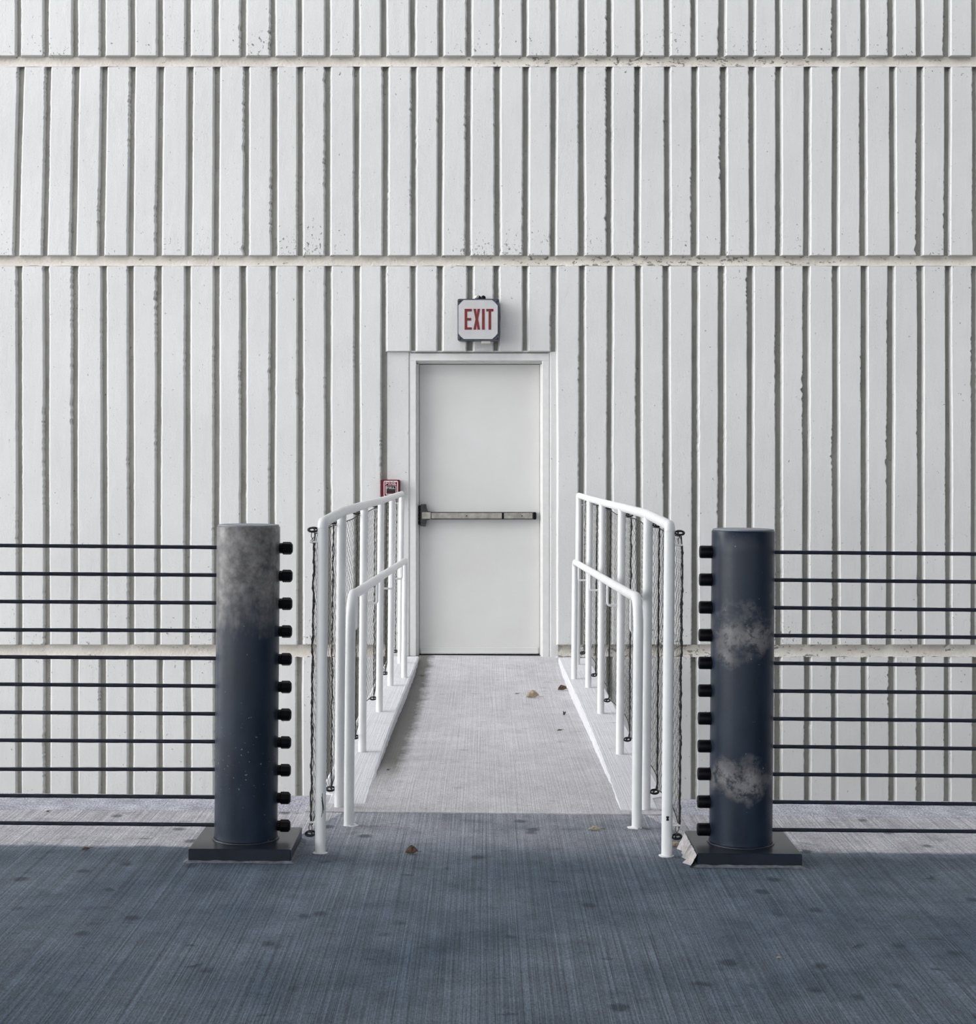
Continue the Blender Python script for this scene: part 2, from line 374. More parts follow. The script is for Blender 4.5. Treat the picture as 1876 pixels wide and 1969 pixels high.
# ------------------------------------------------------------------ ribbed wall
XL, XR = -12.0, 8.5
OPX0, OPX1 = wx(786), wx(1058)          # door opening in the wall
OPTOP = wz(676)
def build_wall():
    mb = MB()
    yb = YW+REC
    BAY0, BAY1 = wx(741), wx(1071)      # ribs stop over the door between these
    SILL = wz(1268)
    # backing of the grooves, in pieces round the opening (material 1)
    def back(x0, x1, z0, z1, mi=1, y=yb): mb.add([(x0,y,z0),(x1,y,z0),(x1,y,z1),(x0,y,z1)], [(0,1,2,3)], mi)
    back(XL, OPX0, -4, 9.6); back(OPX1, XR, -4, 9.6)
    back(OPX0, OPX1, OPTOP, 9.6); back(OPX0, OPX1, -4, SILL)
    # channel bottoms get their own tone: a sloped strip in each channel
    for i in range(3):
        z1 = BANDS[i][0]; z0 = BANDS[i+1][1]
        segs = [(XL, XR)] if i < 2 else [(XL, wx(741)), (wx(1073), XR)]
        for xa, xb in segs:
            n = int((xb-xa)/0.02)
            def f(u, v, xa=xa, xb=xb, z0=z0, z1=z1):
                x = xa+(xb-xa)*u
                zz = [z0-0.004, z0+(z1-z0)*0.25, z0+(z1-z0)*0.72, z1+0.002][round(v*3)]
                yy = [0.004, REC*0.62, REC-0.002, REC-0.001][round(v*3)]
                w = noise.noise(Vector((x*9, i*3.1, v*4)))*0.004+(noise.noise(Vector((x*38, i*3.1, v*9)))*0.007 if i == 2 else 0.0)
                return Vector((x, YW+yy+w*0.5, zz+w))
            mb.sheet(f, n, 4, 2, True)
    # ribs
    base_c = [90+54.13*k for k in range(-42, 56)]
    for bi, (zb, zt) in enumerate(BANDS):
        rnd = random.Random(100+bi)
        cs = []
        for c in base_c:
            j = rnd.uniform(-2.0, 2.0)
            lean = 0.0
            if bi == 1: lean = -9*max(0, 1-(c-60)/480) if c < 540 else rnd.uniform(-1.5, 1.5)
            elif bi == 2: lean = rnd.uniform(-3, 1.5)
            top_off = 4 if (bi == 1 and c < 540) else 0
            cs.append((c+j+top_off, lean, rnd.uniform(6.5, 7.6)))
        for k in range(len(cs)-1):
            (c0, l0, h0), (c1, l1, h1) = cs[k], cs[k+1]
            if wx(c0) < XL or wx(c1) > XR: continue
            pieces = [(zb, zt)]
            mid = (c0+c1)/2
            if 741 < mid < 1066 and bi >= 2:
                pieces = [(OPTOP-0.002, zt)] if bi == 2 else []
            right_wide = (bi == 2 and 1066 < mid < 1120)
            for pz0, pz1 in pieces:
                visible = -3.9 < wx(mid) < 3.9
                step = 0.014 if visible else 0.25
                zc0, zc1 = max(pz0, -1.6), min(pz1, 5.6)
                zs = [pz0, pz0+0.006]
                if pz0 < zc0-0.1: zs.append(zc0)
                n = max(2, int((zc1-zc0)/step))
                zs += [zc0+0.012+(zc1-zc0-0.024)*i/n for i in range(n+1)]
                if pz1 > zc1+0.1: zs.append(zc1+0.1)
                zs += [pz1-0.006, pz1]
                rows = []
                seed = k*7.3+bi*31
                for ri, z in enumerate(zs):
                    t = (zt-z)/(min(zt, 6)-max(zb, -1.2)) if zt < 6 else 0
                    t = min(max(t, 0), 1)
                    def wob(sd, rough):
                        a = noise.noise(Vector((sd, z*1.1, 0)))*1.3
                        b_ = noise.noise(Vector((sd, z*9, 5)))*0.7
                        c_ = noise.noise(Vector((sd, z*34, 9)))+0.6*noise.noise(Vector((sd, z*80, 19)))
                        amp = max(0, noise.noise(Vector((sd, z*1.7, 3)))+0.15)*rough
                        return a+b_*0.6+c_*amp*2.2
                    xl = wx(c0+h0+l0*t+wob(seed, 0.7))
                    xr = wx(c1-h1+l1*t-abs(wob(seed+50, 3.4)) + 0.4)
                    if right_wide: xl = wx(1072)+wob(seed, 0.5)*0.003
                    cap = ri in (0, len(zs)-1)
                    yf = YW+REC if cap else YW
                    e = 0.004
                    zz = z
                    if bi < 3 and ri == 1: zz = z+abs(noise.noise(Vector((seed, 1, 2))))*0.004
                    row = [Vector((xl-0.014, YW+REC, zz)), Vector((xl-0.001, yf if cap else YW+e, zz)), Vector((xl+0.004, yf, zz)),
                           Vector((xr-0.004, yf, zz)), Vector((xr+0.001, yf if cap else YW+e, zz)), Vector((xr+0.008, YW+REC, zz))]
                    rows.append(row)
                nv = len(rows)
                vs = [v for r in rows for v in r]
                fs = [(j*6+i, j*6+i+1, (j+1)*6+i+1, (j+1)*6+i) for j in range(nv-1) for i in range(5)]
                mb.add(vs, fs, 0, False)
    # flat margin left of the door, narrow white margin on its right, reveals
    mb.box((wx(744), YW+0.024, SILL), (OPX0, yb+0.05, OPTOP), 0, 0.004)
    mb.box((OPX1, YW+0.022, SILL), (wx(1074), yb+0.05, OPTOP), 0, 0.004)
    mb.box((OPX0-0.002, yb-0.002, SILL), (OPX0+0.012, yb+0.16, OPTOP), 0)
    mb.box((OPX1-0.012, yb-0.002, SILL), (OPX1+0.002, yb+0.16, OPTOP), 0)
    mb.box((OPX0-0.002, yb-0.002, OPTOP-0.004), (OPX1+0.002, yb+0.16, OPTOP+0.01), 0)
    mb.box((OPX0-0.3, yb+0.16, SILL), (OPX1+0.3, yb+0.2, OPTOP+0.2), 0)
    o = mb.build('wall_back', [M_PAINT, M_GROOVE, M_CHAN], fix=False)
    return structure(o, 'white painted concrete wall with vertical ribs and horizontal channels')
wall = build_wall()

# ------------------------------------------------------------------ the door
YD = 12.215
def dx(px, Y=YD): return (px-CX)*Y/F
def dz(py, Y=YD): return EYE-(py-CY)*Y/F
door = bpy.data.objects.new('door_1', None); C.objects.link(door)
DL = Vector((dx(922), YD, dz(1258))); door.location = DL; door['_o'] = list(DL)
door['kind'] = 'structure'; door['label'] = 'white painted steel exit door with a push bar, set in a white frame'
mb = MB(); x0, x1 = dx(806), dx(1037); z0, z1 = dz(1257), dz(701)
mb.box((x0, YD, z0), (x1, YD+0.045, z1), 0, 0.003)
mb.build('door_leaf', M_DOOR, door)
mb = MB()                                         # frame: profiled strips
FZ = dz(1262)
YF = YW+0.028
def fx(px): return (px-CX)*YF/F
def fz(py): return EYE-(py-CY)*YF/F
mb.box((fx(788), YF, FZ), (fx(800), YD+0.03, fz(693)), 0, 0.004)
mb.box((fx(800)-0.004, YF+0.03, FZ), (dx(803.5), YD+0.03, fz(699)), 0, 0.003)
mb.box((dx(803), YD-0.03, FZ), (dx(806)-0.002, YD+0.03, dz(700)), 0, 0.002)
mb.box((fx(1042), YF, FZ), (fx(1056), YD+0.03, fz(693)), 0, 0.004)
mb.box((dx(1039.5), YF+0.03, FZ), (fx(1042)+0.004, YD+0.03, fz(699)), 0, 0.003)
mb.box((dx(1037)+0.002, YD-0.03, FZ), (dx(1040), YD+0.03, dz(700)), 0, 0.002)
mb.box((fx(788), YF, fz(694)), (fx(1056), YD+0.03, fz(679)), 0, 0.004)
mb.box((fx(798), YF+0.03, fz(697)), (fx(1044), YD+0.03, fz(694)+0.004), 0, 0.002)
mb.box((dx(803), YD-0.03, dz(700)), (dx(1040), YD+0.03, dz(697.5)), 0, 0.002)
mb.build('door_frame', M_FRAME, door)
mb = MB(); mb.box((x0+0.01, YD-0.008, dz(1254)), (x1-0.01, YD, dz(1245)), 0, 0.002)
mb.box((x0+0.01, YD-0.014, dz(1257)), (x1-0.01, YD, dz(1253)), 0, 0.002)
mb.build('door_sweep', M_DOOR, door)
mb = MB(); mb.box((dx(800), YD-0.03, FZ-0.02), (dx(1042), YD+0.06, dz(1258.5)), 0, 0.003)
mb.build('threshold', M_STEELD, door)
# push bar
yb = YD-0.001
mb = MB()
mb.box((dx(829), yb-0.055, dz(997)), (dx(966), yb-0.012, dz(986)), 0, 0.004)
mb.box((dx(829), yb-0.03, dz(998.5)), (dx(1024), yb, dz(984.5)), 1, 0.003)
mb.box((dx(967.5), yb-0.05, dz(997)), (dx(1024), yb-0.012, dz(986)), 0, 0.004)
bar = sub(mb.build('push_bar', [M_STEEL, M_STEELD], door))
mb = MB()
poly = [(dx(808), dz(1011)), (dx(818), dz(1012)), (dx(821), dz(1000)), (dx(829), dz(998)), (dx(831), dz(997)), (dx(831), dz(984.5)),
        (dx(822), dz(982.5)), (dx(819), dz(969)), (dx(809), dz(969.5))]
mb.prism(poly, yb-0.05, yb, 0)
mb.box((dx(811), yb-0.066, dz(997.5)), (dx(829), yb-0.048, dz(984.5)), 1, 0.004)
mb.build('latch_housing', [M_STEELD, M_STEEL], bar)
mb = MB()
for k in range(5): mb.box((dx(804.8), yb-0.06, dz(1008-7.6*k)), (dx(809), yb, dz(1002-7.6*k)), 0, 0.002)
mb.build('latch_bolt', M_BLACK, bar)
mb = MB(); mb.box((dx(1024), yb-0.056, dz(998.5)), (dx(1030.5), yb, dz(984.5)), 0, 0.005)
mb.build('end_cap', M_BLACK, bar)
mb = MB(); mb.box((dx(964.5), yb-0.057, dz(997.8)), (dx(967.5), yb-0.01, dz(985.5)), 0, 0.001)
mb.build('bar_joint', M_BLACK, bar)
mb = MB()
for px_ in (897, 1003): mb.lathe([(0.0045, -0.0005), (0.004, -0.002), (0.0, -0.0022)], (dx(px_), yb-0.0555 if px_ < 950 else yb-0.0505, dz(991.5)), 'y', 12, 0)
mb.build('screw', M_BLACK, bar)

# ------------------------------------------------------------------ exit sign
YS = YW-0.115
def ex(px): return (px-CX)*YS/F
def ez(py): return EYE-(py-CY)*YS/F
sg = thing('exit_sign', 'square exit sign with red letters mounted on the ribs above the door', 'sign', (ex(919.5), YW, ez(615)))
mb = MB()
def roundrect(x0, x1, z0, z1, r, n=6):
    pts = []
    for cx_, cz_, a0 in ((x1-r, z1-r, 0), (x0+r, z1-r, 90), (x0+r, z0+r, 180), (x1-r, z0+r, 270)):
        for i in range(n+1):
            a = math.radians(a0+90*i/n); pts.append((cx_+r*math.cos(a), cz_+r*math.sin(a)))
    return pts
mb.prism(roundrect(ex(880.5), ex(958.5), ez(654.5), ez(575.5), 0.014), YS+0.012, YW+0.004, 0)
mb.prism(roundrect(ex(879.5), ex(959.5), ez(655.5), ez(574.5), 0.013), YS, YS+0.018, 0)
mb.build('housing', M_SIGNBOX, sg)
mb = MB()
c = 0.040
X0, X1, Z0, Z1 = ex(881), ex(956.5), ez(652), ez(577)
face = []
for cx_, cz_, a0 in ((X1, Z1, 0), (X0, Z1, 1), (X0, Z0, 2), (X1, Z0, 3)):
    sx = -1 if cx_ == X1 else 1; sz = -1 if cz_ == Z1 else 1
    pa = (cx_, cz_+sz*c); pb = (cx_+sx*c, cz_); pm = (cx_+sx*c*0.46, cz_+sz*c*0.46)
    face += [pa, pm, pb] if a0 in (0, 2) else [pb, pm, pa]
mb.prism(face, YS-0.005, YS+0.002, 0)
fc = sub(mb.build('sign_face', M_SIGNFACE, sg))
yl0, yl1 = YS-0.0065, YS-0.0045
def letter(polys, name='letter'):
    m_ = MB()
    for p in polys: m_.prism([(ex(a), ez(b)) for a, b in p], yl0, yl1, 0)
    m_.build(name, M_RED, fc)
def rect(a, b, c_, d): return [(a, d), (c_, d), (c_, b), (a, b)]
letter([rect(893, 594, 898, 634), rect(898, 594, 907, 599), rect(898, 611.5, 905.5, 616.5), rect(898, 629.5, 907, 634)])
letter([[(910, 594), (915.2, 594), (916.4, 605.5), (917.6, 594), (922.8, 594), (919.0, 614), (922.8, 634), (917.6, 634), (916.4, 622.5), (915.2, 634), (909.8, 634), (913.8, 614)][::-1]])
letter([rect(926.3, 594, 931.5, 634)])
letter([rect(934.5, 594, 948.3, 599), rect(939, 599, 943.8, 634)])
for px_, py_ in ((883.5, 578.5), (955, 578.5), (883.5, 651), (955, 651)):
    mb = MB(); mb.lathe([(0.009, 0.0), (0.008, -0.004), (0.003, -0.005), (0.0, -0.003)], (ex(px_), YS, ez(py_)), 'y', 16)
    mb.build('corner_screw', M_STEELD, sg)
mb = MB(); mb.lathe([(0.0, -0.02), (0.015, -0.02), (0.017, -0.015), (0.017, 0.06), (0.0, 0.06)], (ex(929), YS+0.04, ez(572)), 'y', 20)
mb.lathe([(0.0, -0.018), (0.015, -0.018), (0.017, -0.013), (0.017, 0.06), (0.0, 0.06)], (ex(920), YS+0.04, ez(572)), 'y', 20)
mb.build('conduit_fitting', M_BLACK, sg)
mb = MB(); mb.lathe([(0.0, -0.022), (0.014, -0.022), (0.016, -0.018), (0.016, 0.02)], (ex(917), YS+0.035, ez(571)), 'y', 20)
o = mb.build('conduit_plug', M_STEEL, sg)
mb = MB(); mb.box((ex(925.5), YS+0.01, ez(660)), (ex(943), YS+0.05, ez(655)), 0, 0.003)
mb.build('clip', M_CREAM, sg)

# ------------------------------------------------------------------ fire alarm pull station
YA = YW-0.045
def ax(px): return (px-CX)*YA/F
def az(py): return EYE-(py-CY)*YA/F
fa = thing('fire_alarm', 'small dark red fire alarm pull station beside the door frame', 'fire alarm', (ax(751), YW, az(943)))
mb = MB()
mb.prism(roundrect(ax(731)+0.004, ax(768.5), az(956.5), az(922.5), 0.012), YA+0.008, YW+0.025, 0)
mb.prism(roundrect(ax(735.5), ax(767), az(956), az(923), 0.012), YA, YA+0.012, 0)
mb.build('box', M_FRED, fa)
mb = MB()
ring_o = roundrect(ax(737.5), ax(765), az(955), az(924.5), 0.009); ring_i = roundrect(ax(739), ax(763.5), az(953.5), az(926), 0.006)
n = len(ring_o); vs = [(a, YA-0.0012, b) for a, b in ring_o]+[(a, YA-0.0012, b) for a, b in ring_i]
mb.add(vs, [(i, (i+1) % n, n+(i+1) % n, n+i) for i in range(n)], 0)
ring_o = roundrect(ax(741.3), ax(761.8), az(951), az(934), 0.006); ring_i = roundrect(ax(742.6), ax(760.4), az(949.6), az(935.2), 0.004)
vs = [(a, YA-0.0012, b) for a, b in ring_o]+[(a, YA-0.0012, b) for a, b in ring_i]
mb.add(vs, [(i, (i+1) % n, n+(i+1) % n, n+i) for i in range(n)], 0)
mb.build('border_line', M_FPINK, fa)
def strokes(m_, glyph, x, z, w, h, t, y0, y1):
    G = {'F': [((0,0),(0,1)), ((0,1),(1,1)), ((0,.52),(.8,.52))], 'I': [((.5,0),(.5,1))],
         'R': [((0,0),(0,1)), ((0,1),(.9,1)), ((.9,1),(.9,.52)), ((0,.5),(.9,.5)), ((.4,.5),(1,0))],
         'E': [((0,0),(0,1)), ((0,1),(1,1)), ((0,.52),(.8,.52)), ((0,0),(1,0))],
         'P': [((0,0),(0,1)), ((0,1),(.9,1)), ((.9,1),(.9,.45)), ((0,.45),(.9,.45))],
         'U': [((0,0),(0,1)), ((0,0),(1,0)), ((1,0),(1,1))], 'L': [((0,0),(0,1)), ((0,0),(1,0))]}
    for (a, b), (c_, d) in G[glyph]:
        p = Vector((x+a*w, 0, z+b*h)); q = Vector((x+c_*w, 0, z+d*h)); dd = (q-p).normalized(); nn = Vector((-dd.z, 0, dd.x))*t/2
        p = p-dd*t/2; q = q+dd*t/2
        m_.prism([(v.x, v.z) for v in (p+nn, p-nn, q-nn, q+nn)], y0, y1, 0)
mb = MB()
for ch, px_, w in (('F', 741.6, 4.0), ('I', 746.6, 2.4), ('R', 751.2, 4.0), ('E', 756.9, 4.0)):
    strokes(mb, ch, ax(px_), az(932.0), w*YA/F, 5.6*YA/F, 0.0048, YA-0.0014, YA)
mb.build('lettering', M_FPINK, fa)
mb = MB(); mb.box((ax(742.8), YA-0.006, az(944.4)), (ax(760.2), YA, az(934.4)), 0, 0.002)
mb.prism([(ax(743), az(946.2)), (ax(743), az(946.8)), (ax(747), az(948.6)), (ax(751.5), az(949.2)), (ax(756), az(948.6)), (ax(760), az(946.8)), (ax(760), az(946.2))][::-1], YA-0.003, YA, 0)
hd = sub(mb.build('pull_handle', M_FBLACK, fa))
mb = MB()
for k, ch in enumerate('PULL'):
    strokes(mb, ch, ax(744.3+3.9*k), az(939.4), 2.3*YA/F, 2.7*YA/F, 0.0035, YA-0.0075, YA-0.006)
mb.build('pull_lettering', M_FWHITE, hd)

# ------------------------------------------------------------------ deck and edge strip
YJ, YE = 6.57, 6.89
mb = MB()
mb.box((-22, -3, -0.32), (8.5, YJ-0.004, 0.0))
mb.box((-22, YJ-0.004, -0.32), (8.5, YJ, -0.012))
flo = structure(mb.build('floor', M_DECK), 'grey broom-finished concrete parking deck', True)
mb = MB()
def es(u, v):
    x = -22+30.5*u
    return Vector((x, YJ+(YE-YJ)*v, 0.0+0.0008*noise.noise(Vector((x*6, v*4, 0)))))
mb.sheet(es, 200, 4)
mb.add([(-22,YE,0),(8.5,YE,0),(8.5,YE,-.32),(-22,YE,-.32)], [(0,1,2,3)])
mb.add([(-22,YJ,0),(8.5,YJ,0),(8.5,YJ,-.32),(-22,YJ,-.32)], [(0,1,2,3)])
mb.add([(-22,YJ,-.32),(8.5,YJ,-.32),(8.5,YE,-.32),(-22,YE,-.32)], [(0,1,2,3)])
structure(mb.build('trim_1', M_EDGE), 'pale grainy concrete strip along the deck edge', True)

# ------------------------------------------------------------------ footbridge
BX = 0.034                                  # centre line of the bridge
KI, KO = 0.505, 0.72                        # kerb inner and outer faces
YB0, YB1 = YE-0.005, 12.085
def drop(Y):                                # walking surface below the kerb tops
    t = (Y-YB0)/(YB1-YB0)
    prof = [(0, 0.0), (0.06, 0.0), (0.25, -0.035), (0.6, -0.07), (0.85, -0.06), (0.96, -0.035), (1, -0.03)]
    for (a, p), (b, q) in zip(prof, prof[1:]):
        if t <= b: return p+(q-p)*(t-a)/(b-a)
    return -0.03
KH = lambda Y: -0.015*max(0, (Y-YE)/(YB1-YE))+0.004
br = thing('footbridge', 'pale concrete footbridge with low kerbs leading to the white door', 'footbridge', (BX, YB0, 0), tilt=True)
mb = MB()
def bf(u, v):
    Y = YB0+(YB1-YB0)*v
    x = BX-KI-0.02+(2*KI+0.04)*u
    return Vector((x, Y, drop(Y)+0.004+0.0015*noise.noise(Vector((x*3, Y*2, 0)))))
mb.sheet(bf, 12, 60)
mb.box((BX-0.74, YJ+0.003, -0.02), (BX+0.70, YE+0.004, 0.004), 0, 0.001)
mb.box((BX-KO+0.01, YE+0.002, -0.30), (BX+KO-0.01, YB1, -0.10))
# short apron carried past the door sill
mb.box((BX-0.60, YB1-0.01, -0.12), (BX+0.50, YD+0.05, -0.026))
mb.build('bridge_deck', M_BRIDGE, br)
for sgn in (-1, 1):
    mb = MB()
    rows = []
    y0 = 6.72 if sgn < 0 else 6.64
    for i in range(120):
        Y = y0+(11.93-y0)*i/119
        w = noise.noise(Vector((Y*7, sgn*4, 0)))*0.004+noise.noise(Vector((Y*22, sgn*9, 3)))*0.0025
        xi = BX+sgn*(KI+w+0.01*math.sin(Y*0.9)); xo = BX+sgn*KO
        if Y < YE+0.01: xo = BX+sgn*(KO-0.05)
        zt = KH(Y)+0.0025*noise.noise(Vector((Y*5, 0, 7)))+0.004
        if i < 6: zt = min(zt, 0.004+0.006*(i+1)/6)
        rows.append([Vector((xi, Y, -0.10 if Y > YE else -0.004)), Vector((xi+sgn*0.003, Y, zt-0.006)), Vector((xi+sgn*0.012, Y, zt)), Vector((xo-sgn*0.01, Y, zt)), Vector((xo, Y, zt-0.01)), Vector((xo, Y, -0.26 if Y > YE else -0.004))])
    vs = [v for r in rows for v in r]
    mb.add(vs, [(j*6+i, j*6+i+1, (j+1)*6+i+1, (j+1)*6+i) for j in range(119) for i in range(5)])
    mb.add(rows[0], [(0,1,2,3,4,5)]); mb.add(rows[-1], [(0,1,2,3,4,5)])
    mb.build('kerb', M_KERB, br)

# ------------------------------------------------------------------ railings
PY = [5.89, 6.66, 7.92, 9.22, 10.32, 11.52]                       # posts, near to far
TOPZ = [1.188, 1.203, 1.198, 1.190, 1.186, 1.184]
PR = 0.0192
XO = 0.613; XH = 0.548
def base_z(Y):
    return 0.0 if Y < 6.7 else KH(Y)+0.002
def railing(sgn, side):
    r = thing('railing', f'white tubular steel railing with a lower handrail on the {side} side of the footbridge', 'railing',
              (BX+sgn*XO, PY[0], 0), 'railings of the footbridge', True)
    x = BX+sgn*XO
    # top rail with mitred near corner
    tz = [z-PR for z in TOPZ]
    pts = []
    for i, (Y, z) in enumerate(zip(PY, tz)):
        pts.append(Vector((x, Y, z)))
    mb = MB()
    dense = []
    for a, b in zip(pts, pts[1:]):
        for k in range(8): dense.append(a.lerp(b, k/8))
    dense.append(pts[-1])
    start = [Vector((x, PY[0]-0.004, tz[0]-0.022)), Vector((x, PY[0]-0.001, tz[0]-0.008)), Vector((x, PY[0]+0.008, tz[0]))]
    end = [Vector((x, PY[-1]+0.012, tz[-1]-0.003)), Vector((x, PY[-1]+0.016, tz[-1]-0.012))]
    mb.tube(start+dense[1:]+end, PR, 18)
    mb.build('top_rail', M_RAIL, r)
    for i, (Y, z) in enumerate(zip(PY, tz)):
        m_ = MB(); zb = base_z(Y)
        n_ = 10
        m_.tube([Vector((x, Y, zb+(z-0.004-zb)*k/n_)) for k in range(n_+1)], PR, 18)
        m_.build('post', M_RAIL, r)
        if i == 0:
            m_ = MB()
            def disc(u, v, Y=Y):
                a = 2*PI*u; rr = (0.017+0.009*v)*(1+0.25*noise.noise(Vector((math.cos(a)*2, math.sin(a)*2, sgn*3))))
                if sgn > 0 and math.cos(a) < 0: rr *= 1.15
                return Vector((x+rr*math.cos(a), Y+rr*math.sin(a), 0.003*(1-v)+0.0006))
            m_.sheet(disc, 33, 3); m_.build('paint_collar', M_RAIL, r)
    # handrail
    xh = BX+sgn*XH
    hp = [(6.34, 0.885), (6.9, 0.872), (10.60, 0.768), (10.74, 0.760)]
    def hz(Y): return 0.890-(Y-6.34)*0.0275 - PR
    pts = []
    zb = 0.0
    R = 0.13
    for k in range(8): pts.append(Vector((xh, 6.34, zb+(hz(6.34)-R)*k/8)))
    for k in range(11):
        a = PI/2*k/10; pts.append(Vector((xh, 6.34+R-R*math.cos(a), hz(6.34)-R+R*math.sin(a))))
    for k in range(1, 25): 
        Y = 6.34+R+(10.70-6.34-R)*k/24; pts.append(Vector((xh, Y, hz(Y))))
    R2 = 0.035
    for k in range(1, 7):
        a = PI/2*k/6; pts.append(Vector((xh, 10.70+R2*math.sin(a), hz(10.70)-R2+R2*math.cos(a))))
    zf = KH(10.735)+0.002
    for k in range(1, 9): pts.append(Vector((xh, 10.735, hz(10.7)-R2+(zf-hz(10.7)+R2)*k/8)))
    mb = MB(); mb.tube(pts, PR, 18)
    hr = sub(mb.build('handrail', M_RAIL, r))
    m_ = MB()
    def disc(u, v):
        a = 2*PI*u; rr = (0.017+0.011*v)*(1+0.3*noise.noise(Vector((math.cos(a)*2, math.sin(a)*2, sgn*5+2))))
        return Vector((xh+rr*math.cos(a)-sgn*0.008*v, 6.34+rr*math.sin(a), 0.004*(1-v)+0.0006))
    m_.sheet(disc, 33, 3); m_.build('paint_collar', M_RAIL, hr)
    for Y, dzz in ((PY[1]-0.0, 0.16), (PY[2], 0.12), (PY[3], 0.11), (PY[4], 0.10)):
        m_ = MB(); zr = hz(Y)-PR
        if Y == PY[1]: zr = hz(Y)-PR
        q = []
        low = zr-dzz*0.8
        q += [Vector((x-sgn*PR*0.9, Y, low)), Vector((x-sgn*0.035, Y, low)), Vector((xh+sgn*0.013, Y, low))]
        for k in range(1, 6):
            a = PI/2*k/5; q.append(Vector((xh+sgn*0.013-sgn*0.013*math.sin(a), Y, low+0.013-0.013*math.cos(a))))
        q.append(Vector((xh, Y, zr+0.004)))
        if Y == PY[1] or True: m_.tube(q, 0.0062, 10)
        m_.build('bracket', M_RAIL, hr)
    # small eyes that carry the net on the end posts
    for Y in (PY[0], PY[-1]):
        for z in (1.10, 0.108):
            m_ = MB(); xx = x+sgn*PR*0.8
            m_.tube([Vector((xx, Y, z)), Vector((xx+sgn*0.03, Y, z))], 0.0042, 8)
            m_.tube([Vector((xx+sgn*0.022, Y-0.008, z+0.006)), Vector((xx+sgn*0.022, Y+0.008, z-0.004))], 0.003, 8)
            m_.build('net_eye', M_RAIL, r)
    # chipped paint
    if sgn > 0:
        m_ = MB()
        def chip(u, v):
            a = -PI/2+(u-0.5)*0.75*(0.6+0.5*noise.noise(Vector((v*5, 1, 1)))); z = 0.128+v*0.016
            return Vector((x+(PR+0.0005)*math.cos(a)+0.0, PY[0]+(PR+0.0005)*math.sin(a), z))
        m_.sheet(chip, 6, 5); m_.build('paint_chip', M_HOOK, r)
    else:
        for k in range(3):
            m_ = MB()
            def scr(u, v, k=k):
                a = -PI/2+0.25+k*0.16+(u-0.5)*0.10+0.2*math.sin(v*3+k); z = 0.13+k*0.012+v*0.06
                return Vector((x+(PR+0.0004)*math.cos(a), PY[0]+(PR+0.0004)*math.sin(a), z))
            m_.sheet(scr, 4, 8); m_.build('paint_scratch', M_GRIME, r)
    return r
railing(-1, 'left'); railing(1, 'right')

